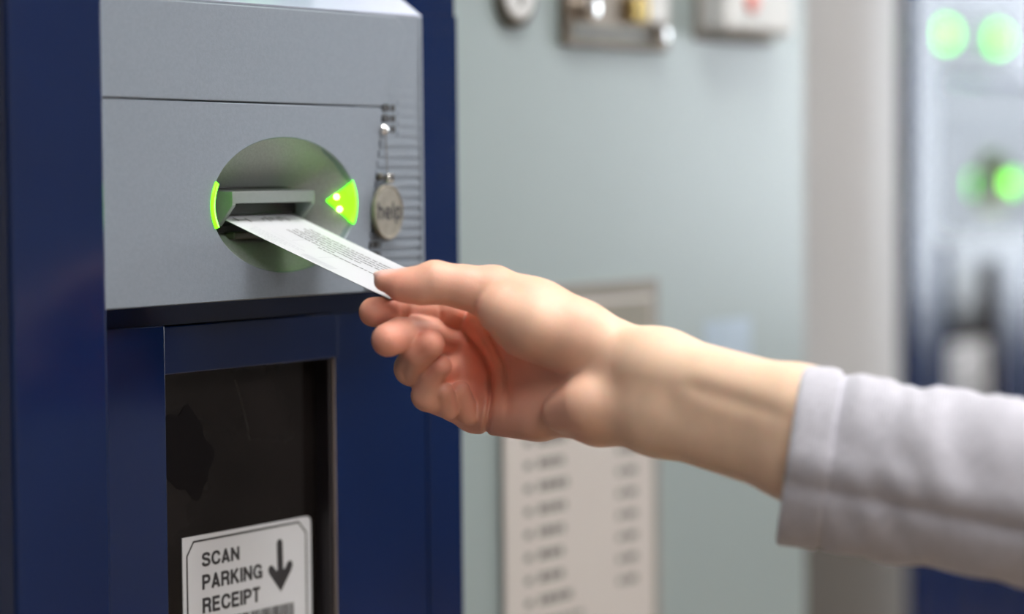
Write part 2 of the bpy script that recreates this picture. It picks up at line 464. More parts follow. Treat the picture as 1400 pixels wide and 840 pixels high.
    for t in angs:
        o = ray_poly(t); c, s2 = math.cos(t), math.sin(t)
        rr = 1 / math.sqrt((c / A) ** 2 + (s2 / Bz) ** 2)
        inn = Vector((c * rr, s2 * rr))
        o2 = o - o.normalized() * 0.7
        vs_ += [(o.x * mm, yF + .004, Z(o.y)), (o.x * mm, yF + .0006, Z(o.y)), (o2.x * mm, yF, Z(o2.y)),
                ((inn.x * 1.012) * mm, yF, Z(inn.y * 1.018)), (inn.x * mm, yF + .0006, Z(inn.y)), (inn.x * mm, yF + .004, Z(inn.y))]
    n = len(angs)
    for i in range(n):
        j = (i + 1) % n
        for q in range(5): fs.append((6 * i + q, 6 * i + q + 1, 6 * j + q + 1, 6 * j + q))
    link('lower_cover', mesh_from('lower_cover', vs_, fs), 'silver', f)
    bx('lower_core', -121.8, -53, -16, 30, -43.4, 47, 'silver', f)
    # bowl: the oval narrows to a rounded slot
    def bowl(t, s_):
        a = A + (35.5 - A) * s_; b = Bz + (9.5 - Bz) * s_; nn = 2 + 5 * s_
        c, s2 = math.cos(t), math.sin(t)
        x = a * math.copysign(abs(c) ** (2 / nn), c); z = b * math.copysign(abs(s2) ** (2 / nn), s2)
        return Vector((x * mm, (-20 + 24 * s_) * mm, Z(z - 1.0 * s_)))
    vs_, fs = [], []
    NT, NS = 128, 12
    for kx in range(NS + 1):
        for i in range(NT): vs_.append(bowl(2 * math.pi * i / NT, kx / NS))
    for kx in range(NS):
        for i in range(NT):
            j = (i + 1) % NT
            fs.append((kx * NT + i, kx * NT + j, (kx + 1) * NT + j, (kx + 1) * NT + i))
    link('bowl', mesh_from('bowl', vs_, fs), 'silver_rough', f, smooth=True)
    bx('slot_back', -38, 38, 4, 8, -14, 12, 'black', f)
    # slot hood: lip on top, two cheeks cut back towards the bottom
    prism_yz('slot_hood', [(-13 * mm, Z(6.4)), (5 * mm, Z(7.4)), (5 * mm, Z(1.4)), (-13 * mm, Z(0.9))], -29.3 * mm, 30.2 * mm, 'hood', f, 0.35 * mm)
    for x in (-29.3, 27.7):
        prism_yz('slot_cheek', [(-12.9 * mm, Z(2.0)), (-12.9 * mm, Z(0.0)), (-4.2 * mm, Z(-9.6)), (5 * mm, Z(-9.6)), (5 * mm, Z(2.0))], x * mm, (x + 2.5) * mm, 'hood', f, 0.3 * mm)
    bx('slot_mouth', -27, 28, -3.0, 4.5, -4.3, 1.3, 'black', f)
    bx('slot_floor', -27, 28, -2.0, 5, -12.5, -9.6, 'black', f)
    bx('slot_gap', -33, 22, 3.6, 4.6, 7.6, 8.3, 'black', f)
    bx('guide_tongue', -20, 20, -6, 5, -16, -12.5, 'dark_steel', f, 0.8)
    # green lenses, a wedge on each side of the bowl
    for side in (1, -1):
        vs_, fs = [], []; NU, NV = 14, 10
        for v in range(NV + 1):
            sv = 0.46 * v / NV
            half = 9.9 * (1 - v / NV) + 0.35
            for u in range(NU + 1):
                zz = -half + 2 * half * u / NU + 0.2 + 1.6 * v / NV
                b_ = Bz + (9.5 - Bz) * sv; n2_ = 2 + 5 * sv
                t = math.copysign(math.asin(min(1, (abs(zz) / b_) ** (n2_ / 2))), zz)
                if side < 0: t = math.pi - t
                p = bowl(t, sv); e_ = 0.01
                nrm = (bowl(t + e_, sv) - bowl(t - e_, sv)).cross(bowl(t, sv + e_) - bowl(t, max(0, sv - e_))).normalized()
                if nrm.x * side > 0: nrm = -nrm
                p = p + nrm * (1.0 * mm)
                if v == 0: p.y = FY - 0.0016
                vs_.append(tuple(p))
        for v in range(NV):
            for u in range(NU):
                a0 = v * (NU + 1) + u
                fs.append((a0, a0 + 1, a0 + NU + 2, a0 + NU + 1))
        # rim wrapping over the edge of the opening
        base = len(vs_)
        for u in range(NU + 1):
            t = -math.radians(20) + math.radians(40) * u / NU + math.radians(1.0)
            p = bowl(t if side > 0 else math.pi - t, 0)
            vs_.append((p.x + side * 0.0011, p.y - 0.0012, p.z))
        for u in range(NU): fs.append((u, u + 1, base + u + 1, base + u))
        base2 = len(vs_)
        for u in range(NU + 1):
            x, y, z = vs_[base + u]; vs_.append((x + side * .0002, FY, z))
        for u in range(NU): fs.append((base + u, base + u + 1, base2 + u + 1, base2 + u))
        l = link('green_lens', mesh_from('green_lens', vs_, fs), 'lens', f, smooth=True)
        for sv, zz in ((.30, 3.4), (.25, -2.6)):
            t = math.copysign(math.asin((abs(zz) / (Bz + (9.5 - Bz) * sv)) ** (1 + 2.5 * sv)), zz)
            p = bowl(t if side > 0 else math.pi - t, sv)
            bm = bmesh.new(); bmesh.ops.create_uvsphere(bm, u_segments=12, v_segments=8, radius=1.25 * mm)
            for v in bm.verts: v.co += Vector((p.x - side * 0.0010, p.y - 0.0010, p.z))
            link('led_point', bm_mesh('led_point', bm), 'led', f, smooth=True)
    # ribbed strip
    z = -41.0
    while z < 88:
        xe = edge_x(z) + 2.0
        if 30 < z < 50: xe = max(xe, 87.5)
        if -27 < z < -17: xe = max(xe, 73)
        prism_yz('rib', [(-17.5 * mm, Z(z - 2.0)), (-19.3 * mm, Z(z - 1.4)), (-19.3 * mm, Z(z + 1.4)), (-17.5 * mm, Z(z + 2.0))], xe * mm, 106.6 * mm, 'silver', f)
        z += 5.0
    bx('edge_strip', 105.6, 108, -19.8, -18, -43.4, 92, 'silver', f, 0.3)
    # punched holes
    for i in range(3):
        for j in range(3):
            if i == 0 and j == 2: continue
            lathe_y('hole', (75.4 + 4.4 * i) * mm, Z(46.6 - 5.2 * j), [(1.9 * mm, -18.0 * mm), (1.9 * mm, -21.0 * mm if i == 0 else -19.25 * mm), (0.6 * mm, -21.05 * mm if i == 0 else -19.3 * mm)], 'black', f, 12)
    for i in range(2):
        for j in range(2):
            lathe_y('hole', (64.5 + 4.2 * i) * mm, Z(-20.6 - 5.0 * j), [(1.7 * mm, -18.0 * mm), (1.7 * mm, -20.9 * mm), (0.6 * mm, -20.95 * mm)], 'black', f, 12)
    # green signal lamps on the head, above the fascia
    lb = bx('lamp_bar', -121, 62, -12, 2, 118, 166, 'silver', k, 2.0)
    for x in (-92, 24):
        lathe_y('signal_lamp', x * mm, Z(141), [(12 * mm, -11 * mm), (12 * mm, -16 * mm), (10 * mm, -20 * mm), (5 * mm, -22.5 * mm), (.5 * mm, -23 * mm)], 'lamp', lb, 24)
    return k

kiosk = make_kiosk()
tag(kiosk, 'dark blue ticket kiosk with silver fascia and green lit slot, nearest the camera', 'ticket kiosk', 'blue ticket kiosks')
k2 = copy_tree(kiosk)
k2.location = (1.378, 0.27, 0)
tag(k2, 'blurred blue ticket kiosk with green lights in the background beyond the column', 'ticket kiosk', 'blue ticket kiosks')

# help tag hanging on the fascia
ht = tag(empty('help_tag', (0, 0, 0)), 'oval grey-brown metal tag reading help, hanging on the kiosk fascia', 'tag')
prof = [(13.6 * mm, -20.9 * mm), (13.8 * mm, -21.6 * mm), (13.6 * mm, -23.2 * mm), (12.8 * mm, -23.6 * mm), (12.2 * mm, -23.2 * mm), (0.5 * mm, -23.2 * mm)]
disc = lathe_y('tag_disc', 75.0 * mm, Z(-4.7), prof, 'tag', ht, 40, 0.85)
link('lettering', text_mesh('help', 65.8 * mm, 85.0 * mm, Z(-8.2), 8.4 * mm, -23.3 * mm, 0.17), 'ink', disc)
lathe_y('tag_screw', 74.4 * mm, Z(35.8), [(2.6 * mm, -20 * mm), (2.6 * mm, -21.6 * mm), (1.8 * mm, -22.6 * mm), (.4 * mm, -23 * mm)], 'chrome', ht, 20)
box('tag_clip', 73.0 * mm, 78.4 * mm, -24.6 * mm, -20.5 * mm, Z(9.6), Z(14.4), 'chrome', ht, 1.2 * mm)
lathe_y('tag_rivet', 71.0 * mm, Z(12.6), [(1.8 * mm, -20 * mm), (1.8 * mm, -21.6 * mm), (.4 * mm, -22.2 * mm)], 'dark_steel', ht, 14)
bm = bmesh.new()
nl = 12
for i in range(nl):                           # fine ball chain from screw to clip
    u = i / (nl - 1)
    bmesh.ops.create_icosphere(bm, subdivisions=1, radius=0.55 * mm, matrix=Matrix.Translation(((74.4 + 0.8 * u) * mm, -22.2 * mm, Z(33.6 - 19.6 * u))))
link('ball_chain', bm_mesh('ball_chain', bm), 'steel', ht)

# ------------------------------------------------------------------ parking ticket
def ticket_pt(u, v, h=0.0):
    """u along the length in mm from the slot mouth (negative = inside), v across -27..27"""
    th = 20.0 + 0.05 * max(0.0, u - 70) - (2.0 if u < 0 else 0)
    y = -4.0 - u * math.cos(math.radians(20.2)); z = -5.6 - u * math.sin(math.radians(20.2))
    z += -0.9 * math.sin(max(0, min(1, u / 104)) * math.pi) * 0.6
    z += 0.5 * (v / 27) ** 2 * max(0, min(1, u / 60))
    return Vector((v * mm, (y) * mm, Z(z + h)))
vs_, fs = [], []
NU, NV = 30, 10
for layer in (0.0, -0.22):
    for i in range(NU + 1):
        for j in range(NV + 1): vs_.append(ticket_pt(-8 + 112.5 * i / NU, -27 + 54 * j / NV, layer))
L = (NU + 1) * (NV + 1)
idx = lambda i, j, l=0: l * L + i * (NV + 1) + j
for i in range(NU):
    for j in range(NV):
        fs.append((idx(i, j), idx(i + 1, j), idx(i + 1, j + 1), idx(i, j + 1)))
        fs.append((idx(i, j, 1), idx(i, j + 1, 1), idx(i + 1, j + 1, 1), idx(i + 1, j, 1)))
for i in range(NU):
    fs.append((idx(i, 0), idx(i, 0, 1), idx(i + 1, 0, 1), idx(i + 1, 0))); fs.append((idx(i, NV), idx(i + 1, NV), idx(i + 1, NV, 1), idx(i, NV, 1)))
for j in range(NV):
    fs.append((idx(0, j), idx(0, j + 1), idx(0, j + 1, 1), idx(0, j, 1))); fs.append((idx(NU, j), idx(NU, j, 1), idx(NU, j + 1, 1), idx(NU, j + 1)))
ticket = tag(link('parking_ticket', mesh_from('parking_ticket', vs_, fs), 'ticket', None, smooth=False),
             'white printed paper parking ticket held half out of the lit slot', 'ticket')
def print_rects(rects):
    vv, ff = [], []
    for u0, u1, v0, v1 in rects:
        b = len(vv); n = max(1, int((u1 - u0) / 6))
        for i in range(n + 1):
            u = u0 + (u1 - u0) * i / n
            vv += [ticket_pt(u, v0, 0.06), ticket_pt(u, v1, 0.06)]
        for i in range(n): ff.append((b + 2 * i, b + 2 * i + 1, b + 2 * i + 3, b + 2 * i + 2))
    return mesh_from('print', vv, ff)
rt = random.Random(11)
dark, faint = [], []
for r_, (u0, u1) in enumerate(((18, 76), (17, 80), (20, 74), (17, 77), (18, 58), (17, 47), (40, 72))):   # block of small text
    v = 16.5 - 3.1 * r_
    u = u0
    while u < u1:
        l = rt.uniform(1.2, 4.2)
        x = u
        while x < u + l:
            dark.append((x, x + 0.58, v - rt.uniform(.35, .7), v + rt.uniform(.4, .75))); x += 0.78
        u += l + 1.0
for r_ in range(4):
    v = -16.5 - 2.2 * r_; u = 12 + 0.8 * r_
    while u < 44 - 4 * r_:
        l = rt.uniform(.8, 2.8); faint.append((u, min(u + l, 46), v - .3, v + .35)); u += l + .8
for r_ in range(3):
    v = 6 - 3.4 * r_; u = 86
    while u < 98:
        l = rt.uniform(.8, 2.2); faint.append((u, u + l, v - .4, v + .4)); u += l + .7
faint += [(30, 30.4, -10, 3), (52, 52.4, -16, -3), (46, 60, -20.5, -20.2), (20, 40, -12.0, -11.8)]
faint += [(48 + 1.2 * i, 48.5 + 1.2 * i, -24, -19) for i in range(16)]
for i, v in enumerate((-20, -13, -2, 1.5, 5, 9, 12, 15)):
    dark.append((0.5 + (i % 3), 4.6 + (i % 2) * 1.8, v, v + 1.0))
dark.append((3.2, 3.7, -23, -13)); dark.append((2.2, 2.6, -2, 14))
tag(link('ticket_print', print_rects(dark), 'ink', ticket), kind='stuff')
tag(link('faint_print', print_rects(faint), 'faint_ink', ticket), kind='stuff')

# ------------------------------------------------------------------ grey payment machine
pmx = tag(empty('payment_machine', (0, 0, 0)), 'pale grey payment machine with coin unit and price notice behind the hand', 'payment machine')
G = 0.060
bm = bmesh.new()
add_box(bm, 0.175, 0.656, G, 0.52, 0.06, 1.95, 0.006)
link('cabinet', bm_mesh('cabinet', bm), 'grey_paint', pmx)
box('plinth', 0.19, 0.64, G + .02, 0.5, 0, 0.06, 'black', pmx)
gy = G
lk = empty('lock', (0, 0, 0), pmx)
lathe_y('lock_ring', 0.300, Z(117), [(19 * mm, gy), (19 * mm, gy - 4 * mm), (15.5 * mm, gy - 5 * mm), (15 * mm, gy - 2 * mm), (15 * mm, gy)], 'dark_steel', lk, 32)
lathe_y('lock_barrel', 0.300, Z(117), [(14.5 * mm, gy), (14.5 * mm, gy - 5.5 * mm), (12 * mm, gy - 6.5 * mm), (.5 * mm, gy - 6.5 * mm)], 'off_white', lk, 32)
box('key_slot', 0.2985, 0.3015, gy - 7.2 * mm, gy - 6 * mm, Z(111), Z(123), 'black', lk)
cu = empty('coin_unit', (0, 0, 0), pmx)
box('coin_plate', .348, .465, gy - 6 * mm, gy + 2 * mm, Z(90), Z(172), 'steel', cu, 1.5 * mm)
box('coin_recess', .353, .460, gy - 7 * mm, gy - 5 * mm, Z(94), Z(103), 'dark_steel', cu)
box('coin_recess', .353, .446, gy - 7 * mm, gy - 5 * mm, Z(125), Z(140), 'dark_steel', cu)
lathe_y('coin_button', .367, Z(112.5), [(7.5 * mm, gy - 5 * mm), (7.5 * mm, gy - 12 * mm), (5 * mm, gy - 14 * mm), (.5 * mm, gy - 14.5 * mm)], 'chrome', cu, 24)
lathe_y('coin_bolt', .450, Z(100), [(6 * mm, gy - 5 * mm), (6 * mm, gy - 10 * mm), (4 * mm, gy - 12 * mm), (.5 * mm, gy - 12.5 * mm)], 'chrome', cu, 24)
box('coin_slot_lip', .414, .432, gy - 12 * mm, gy - 5 * mm, Z(106), Z(122), 'brass', cu, 2 * mm)
box('coin_slot', .4215, .4245, gy - 12.6 * mm, gy - 10 * mm, Z(108), Z(120), 'black', cu)
box('coin_lever', .436, .458, gy - 10 * mm, gy - 5 * mm, Z(106), Z(130), 'off_white', cu, 2 * mm)
cr = empty('card_reader', (0, 0, 0), pmx)
box('reader_shell', .508, .598, gy - 22 * mm, gy + 2 * mm, Z(104), Z(190), 'off_white', cr, 4 * mm)
box('reader_gasket', .503, .603, gy - 3 * mm, gy + 1 * mm, Z(99), Z(195), 'notice_frame', cr, 1 * mm)
lathe_y('red_indicator', .540, Z(124), [(7 * mm, gy - 21 * mm), (7 * mm, gy - 24 * mm), (4 * mm, gy - 25 * mm), (.5 * mm, gy - 25 * mm)], 'red', cr, 20)
box('reader_slit', .552, .59, gy - 22.6 * mm, gy - 21 * mm, Z(140), Z(143), 'black', cr)
nb = empty('price_notice', (0, 0, 0), pmx)
nx0, nx1, nz1, nz0 = .282, .449, -57, -330
box('notice_frame', nx0 + .001, nx1 + .004, gy - 4 * mm, gy + 1 * mm, Z(nz0 - 4), Z(nz1 + 4), 'notice_frame', nb, 1 * mm)
box('notice_sheet', nx0, nx1 - .005, gy - 4.6 * mm, gy - 3 * mm, Z(nz0), Z(nz1 - 6), 'notice', nb)
box('notice_header', nx0 + .004, nx1 - .007, gy - 5.0 * mm, gy - 4 * mm, Z(-96), Z(-66), 'notice_header', nb)
rn = random.Random(5)
vv, ff = [], []
def nrect(x0, x1, z0, z1):
    b = len(vv); y = gy - 4.7 * mm
    vv.extend([(x0, y, Z(z0)), (x1, y, Z(z0)), (x1, y, Z(z1)), (x0, y, Z(z1))]); ff.append((b, b + 1, b + 2, b + 3))
for r_ in range(11):
    zc = -103.2 - 13.6 * r_
    nrect(.302, .309, zc - 2, zc + 2)
    x = .316
    while x < .343:
        l = rn.uniform(.004, .009); nrect(x, x + l, zc - 2.4, zc + 2.8); x += l + .0015
    nrect(.402, .408, zc - 2.2, zc + 2.4); nrect(.411, .424, zc - 2.2, zc + 2.4)
for r_ in range(3):
    zc = -252 - 14 * r_
    x = .300
    while x < .36:
        l = rn.uniform(.005, .012); nrect(x, x + l, zc - 1.6, zc + 1.6); x += l + .002
tag(link('notice_print', mesh_from('notice_print', vv, ff), 'notice_ink', nb), kind='stuff')
box('blue_label', .515, .575, gy - .6 * mm, gy + .5 * mm, Z(-120), Z(-84), 'pale_blue', pmx)

# ------------------------------------------------------------------ hand and forearm
D0 = 1.150
def hp(u, v, dz):
    """a place in the hand's own frame (mm): x along the photo's width, y up, z towards the palm side"""
    d = D0 - dz * mm
    return np.array([(u - 700) / FPX * d, (420 - v) / FPX * d, dz * mm]) * 1000.0

LO = np.array([-78., -105., -52.]); HI = np.array([158., 32., 122.])
RES = 0.8
gx = [np.arange(LO[i], HI[i], RES).astype(np.float32) for i in range(3)]
SH = tuple(len(g) for g in gx)
BIG = 30.0
def field(): return np.full(SH, BIG, np.float32)
def sub(pmin, pmax):
    sl = []
    for i in range(3):
        a = int(max(0, np.floor((pmin[i] - LO[i]) / RES))); b = int(min(SH[i], np.ceil((pmax[i] - LO[i]) / RES) + 1))
        if a >= b: return None
        sl.append(slice(a, b))
    return tuple(sl)
def grid(sl):
    return np.meshgrid(gx[0][sl[0]], gx[1][sl[1]], gx[2][sl[2]], indexing='ij', sparse=True)
def smin(a, b, k):
    h = np.clip(0.5 + 0.5 * (b - a) / k, 0, 1)
    return b * (1 - h) + a * h - k * h * (1 - h)
def cone(F_, p, q, r0, r1, k):
    """blend a tapered capsule into the field"""
    r = max(r0, r1) + k + 6
    sl = sub(np.minimum(p, q) - r, np.maximum(p, q) + r)
    if sl is None: return
    X, Y, Zz = grid(sl); d = q - p; L2 = float(d @ d)
    t = np.clip(((X - p[0]) * d[0] + (Y - p[1]) * d[1] + (Zz - p[2]) * d[2]) / L2, 0, 1)
    dist = np.sqrt((X - p[0] - t * d[0]) ** 2 + (Y - p[1] - t * d[1]) ** 2 + (Zz - p[2] - t * d[2]) ** 2) - (r0 + (r1 - r0) * t)
    F_[sl] = smin(F_[sl], dist.astype(np.float32), k)
def ell(F_, c, axes, rad, k):
    """blend an ellipsoid; axes = 3 unit rows"""
    r = max(rad) + k + 6
    sl = sub(c - r, c + r)
    if sl is None: return
    X, Y, Zz = grid(sl)
    a = [((X - c[0]) * ax[0] + (Y - c[1]) * ax[1] + (Zz - c[2]) * ax[2]) / rr for ax, rr in zip(axes, rad)]
    k0 = np.sqrt(a[0] ** 2 + a[1] ** 2 + a[2] ** 2) + 1e-6
    k1 = np.sqrt((a[0] / rad[0]) ** 2 + (a[1] / rad[1]) ** 2 + (a[2] / rad[2]) ** 2) + 1e-6
    F_[sl] = smin(F_[sl], (k0 * (k0 - 1) / k1).astype(np.float32), k)
def chain(F_, pts, k=2.0):
    for (p, r0), (q, r1) in zip(pts, pts[1:]): cone(F_, p, q, r0, r1, k)
def groove(F_, pts2, depth, width, zmin=-60.0, zmax=80, soft=0.0):
    """press a crease following a path in the hand's x,y plane"""
    P = np.array(pts2, float)
    r = width * 3
    sl = sub(np.array([P[:, 0].min() - r, P[:, 1].min() - r, zmin]), np.array([P[:, 0].max() + r, P[:, 1].max() + r, zmax]))
    X, Y = np.meshgrid(gx[0][sl[0]], gx[1][sl[1]], indexing='ij')
    dm = np.full(X.shape, 1e6); gg = np.zeros(X.shape); ns = len(P) - 1
    for si, (a, b) in enumerate(zip(P, P[1:])):
        d = b - a; t = np.clip(((X - a[0]) * d[0] + (Y - a[1]) * d[1]) / (d @ d), 0, 1)
        d2 = (X - a[0] - t * d[0]) ** 2 + (Y - a[1] - t * d[1]) ** 2
        gg = np.where(d2 < dm, (si + t) / ns, gg); dm = np.minimum(dm, d2)
    F_[sl] += (depth * np.minimum(1, 1.6 * np.sin(np.pi * np.clip(gg, 0.0, 1.0)) + soft) * np.exp(-dm / width ** 2))[:, :, None].astype(np.float32)

# forearm and palm
arm = field()
chain(arm, [(hp(842, 490, 36), 15.5), (hp(900, 508, 50), 17.0), (hp(1095, 566, 90), 18.5), (hp(1190, 590, 108), 20)], 10)
chain(arm, [(hp(835, 558, 38), 14.0), (hp(900, 568, 50), 16.0), (hp(1095, 622, 88), 18.5), (hp(1190, 650, 106), 19)], 10)
groove(arm, [hp(925, 522, 60)[:2], hp(985, 541, 70)[:2], hp(1085, 573, 90)[:2]], 1.0, 4.0, zmin=40, zmax=124)
palm = field()
MCP = dict(i=hp(642, 440, -27), m=hp(632, 470, -28), r=hp(637, 510, -26), p=hp(652, 562, -18))
for kname, cp, r0, r1 in (('i', hp(822, 486, 30), 10.0, 12), ('m', hp(820, 510, 30), 10.0, 12), ('r', hp(818, 540, 30), 9.5, 12), ('p', hp(812, 566, 34), 9.6, 11.5)):
    cone(palm, MCP[kname], cp, r0, r1, 7)
cone(palm, hp(822, 490, 32), hp(818, 560, 34), 14, 13, 8)
# hypothenar pad (heel of the hand below) and distal pads
cone(palm, hp(770, 562, 34), hp(800, 553, 44), 9.5, 12.0, 2.5)
cone(palm, hp(650, 560, -12), hp(735, 572, 12), 8.8, 10.0, 6)
cone(palm, hp(640, 450, -20), hp(648, 545, -17), 8, 8, 6)
# thenar pad
th = field()
chain(th, [(hp(674, 401, 21), 12.2), (hp(728, 434, 27), 16.5), (hp(790, 458, 35), 16.0)], 6)
mound = field()
chain(mound, [(hp(688, 424, 31), 11.5), (hp(735, 446, 36), 13.0), (hp(785, 464, 40), 10.5)], 4)
cone(th, hp(700, 440, 22), hp(775, 480, 34), 11.0, 9.0, 7)
palm = smin(palm, th, 2.0)
cone(palm, hp(655, 440, -18), hp(680, 430, 10), 8, 9, 6)          # web between thumb and index
PL = lambda pts: [hp(u, v, 0)[:2] for u, v in pts]
groove(palm, PL([(622, 446), (640, 462), (660, 485), (671, 510), (671, 545), (664, 592)]), 2.8, 1.3, soft=0.6)
groove(palm, PL([(653, 420), (662, 445), (680, 475), (692, 498), (694, 540), (692, 575)]), 1.8, 1.4)
groove(palm, PL([(640, 440), (662, 462), (678, 490)]), 0.7, 1.2)
hand = smin(arm, palm, 11.0)
# thumb
thumb = field()
chain(thumb, [(hp(674, 401, 21), 11.6), (hp(636, 393, 23), 9.6), (hp(594, 386, 24), 9.3), (hp(558, 389, 23), 7.0), (hp(526, 384, 22), 5.0)], 2.5)
cone(thumb, hp(575, 394, 25), hp(548, 393, 24), 7.6, 6.2, 3)      # pad
hand = smin(hand, thumb, 3.0)
hand = smin(hand, mound, 2.2)
hand0 = hand
# fingers
FING = {
 'i': [(MCP['i'], 9.2), (hp(604, 423, -6), 7.8), (hp(552, 424, 6), 7.0), (hp(511, 427, 14), 6.7)],
 'm': [(MCP['m'], 9.4), (hp(582, 455, 1), 8.0), (hp(550, 457, 21), 7.8), (hp(531, 465, 27), 7.6)],
 'r': [(MCP['r'], 9.0), (hp(563, 504, 6), 7.8), (hp(572, 481, 20), 7.0), (hp(588, 471, 24), 6.6)],
 'p': [(MCP['p'], 8.8), (hp(584, 541, 7), 7.0), (hp(591, 514, 13), 5.5), (hp(603, 501, 18), 5.1)],
}
fall = field()
for kname in 'imrp':
    F_ = field()
    P = FING[kname]
    chain(F_, P, 1.6)
    base = field(); cone(base, P[0][0], P[0][0] + (P[1][0] - P[0][0]) * 0.45, P[0][1], P[0][1] * .95, 1.0)
    hand = smin(hand, base, 4.5)
    fall = smin(fall, F_, 0.5)
# soft folds where the little finger bends into the palm
fold = field()
cone(fold, hp(607, 535, 11), hp(613, 560, 4), 4.4, 4.8, 0.5)
cone(fold, hp(629, 534, 4), hp(640, 566, -2), 4.6, 5.2, 0.4)
hand = smin(hand, fold, 0.9)
for a, b in (((551, 414), (552, 434)), ((557, 415), (558, 434)), ((601, 418), (603, 436))):
    groove(fall, PL([a, b]), 0.9, 0.9, zmin=-10, soft=1.0)
groove(fall, PL([(560, 488), (552, 508), (556, 522)]), 0.8, 1.0, zmin=4)
hand = smin(hand, fall, 0.5)
# thumb nail edge
nd = hp(512, 374, 22) - hp(553, 372, 23); nd /= np.linalg.norm(nd)
nz = np.array([0.0, 0.95, 0.3]); nz -= nd * (nz @ nd); nz /= np.linalg.norm(nz)
ny = np.cross(nz, nd)
ell(hand, hp(532, 374, 20), (nd, ny, nz), (7.6, 5.2, 1.3), 0.8)

def surface_nets(F_):
    S = F_ < 0
    a = S[:-1, :-1, :-1].astype(np.int8)
    cnt = np.zeros(a.shape, np.int8)
    for dx in (0, 1):
        for dy in (0, 1):
            for dz in (0, 1):
                cnt += S[dx:SH[0] - 1 + dx, dy:SH[1] - 1 + dy, dz:SH[2] - 1 + dz]
    act = np.argwhere((cnt > 0) & (cnt < 8))
    ids = -np.ones(a.shape, np.int64); ids[tuple(act.T)] = np.arange(len(act))
    acc = np.zeros((len(act), 3)); num = np.zeros(len(act))
    cor = [(i, j, k) for i in (0, 1) for j in (0, 1) for k in (0, 1)]
    val = {c: F_[act[:, 0] + c[0], act[:, 1] + c[1], act[:, 2] + c[2]] for c in cor}
    for c in cor:
        for ax in range(3):
            if c[ax] == 0:
                e = list(c); e[ax] = 1; e = tuple(e)
                v0, v1 = val[c], val[e]
                mk = (v0 < 0) != (v1 < 0)
                t = np.where(mk, v0 / np.where(mk, v0 - v1, 1), 0)
                pt = np.tile(np.array(c, float), (len(act), 1)); pt[:, ax] += t
                acc += pt * mk[:, None]; num += mk
    V = (act + acc / num[:, None]) * RES + LO
    Q = []
    for ax in range(3):
        s0 = [slice(None)] * 3; s1 = [slice(None)] * 3; s0[ax] = slice(0, -1); s1[ax] = slice(1, None)
        ed = np.argwhere(S[tuple(s0)] != S[tuple(s1)])
        o1, o2 = [(1, 2), (2, 0), (0, 1)][ax]
        ok = (ed[:, o1] > 0) & (ed[:, o2] > 0) & (ed[:, o1] < SH[o1] - 1) & (ed[:, o2] < SH[o2] - 1)
        ed = ed[ok]
        def cell(d1, d2):
            c = ed.copy(); c[:, o1] -= d1; c[:, o2] -= d2; return ids[tuple(c.T)]
        q = np.stack([cell(0, 0), cell(1, 0), cell(1, 1), cell(0, 1)], 1)
        inside = S[tuple(ed.T)]
        q[inside] = q[inside][:, ::-1]
        Q.append(q)
    Q = np.concatenate(Q)
    return V, Q[(Q >= 0).all(1)]

V, Q = surface_nets(hand)
for _ in range(3):                            # light relaxation
    s = np.zeros_like(V); n_ = np.zeros(len(V))
    for a, b in ((0, 1), (1, 2), (2, 3), (3, 0)):
        np.add.at(s, Q[:, a], V[Q[:, b]]); np.add.at(s, Q[:, b], V[Q[:, a]])
        np.add.at(n_, Q[:, a], 1); np.add.at(n_, Q[:, b], 1)
    V = V + 0.5 * (s / np.maximum(n_, 1)[:, None] - V)
def to_world(P):
    P = np.asarray(P) * mm
    return CAM + AX_D * D0 + P[:, :1] * AX_R + P[:, 1:2] * AX_U - P[:, 2:3] * AX_D
VW = to_world(V)
me = bpy.data.meshes.new('person')
me.vertices.add(len(VW)); me.vertices.foreach_set('co', VW.astype(np.float32).ravel())
Q = Q[:, ::-1]
me.loops.add(Q.size); me.loops.foreach_set('vertex_index', Q.astype(np.int32).ravel())
me.polygons.add(len(Q)); me.polygons.foreach_set('loop_start', np.arange(0, Q.size, 4, dtype=np.int32))
me.update(calc_edges=True); me.validate()
# skin tone: rosier on fingertips, palm and knuckles, paler on the forearm
red = np.zeros(len(V))
for kname, r in (('i', 15), ('m', 16), ('r', 15), ('p', 13)):
    d = np.linalg.norm(V - FING[kname][3][0], axis=1); red = np.maximum(red, np.exp(-(d / r) ** 2))
d = np.linalg.norm(V - hp(545, 395, 24), axis=1); red = np.maximum(red, 0.8 * np.exp(-(d / 16) ** 2))
d = np.linalg.norm((V - hp(655, 490, -10)) * np.array([1, .8, .6]), axis=1); red = np.maximum(red, 0.8 * np.exp(-(d / 40) ** 2))  # palm: natural redness, deepened in colour for the shade in the hollow
d = np.linalg.norm(V - hp(780, 560, 40), axis=1); red = np.maximum(red, 0.45 * np.exp(-(d / 18) ** 2))
pale = np.clip((V[:, 0] - 10) / 50, 0, 1)
pale = np.maximum(pale, 0.8 * np.exp(-(np.linalg.norm(V - hp(725, 420, 45), axis=1) / 24) ** 2))  # top of the thumb pad lightened, its highlight put into the colour
nail = np.clip(1.4 - np.abs((V - hp(532, 374, 20)) @ np.array([nd, ny, nz]).T / np.array([7.4, 5.0, 2.4])).max(1), 0, 0.4) / 0.4
c_base = np.array([0.80, 0.49, 0.365]); c_red = np.array([0.76, 0.305, 0.225]); c_pale = np.array([0.86, 0.62, 0.46]); c_nail = np.array([0.78, 0.47, 0.43])
colr = c_base + (c_red - c_base) * red[:, None] + (c_pale - c_base) * pale[:, None]
colr = colr + (c_nail - colr) * nail[:, None]
at_ = me.color_attributes.new('skin_tone', 'FLOAT_COLOR', 'POINT')
at_.data.foreach_set('color', np.concatenate([np.clip(colr, 0, 1), np.ones((len(V), 1))], 1).astype(np.float32).ravel())
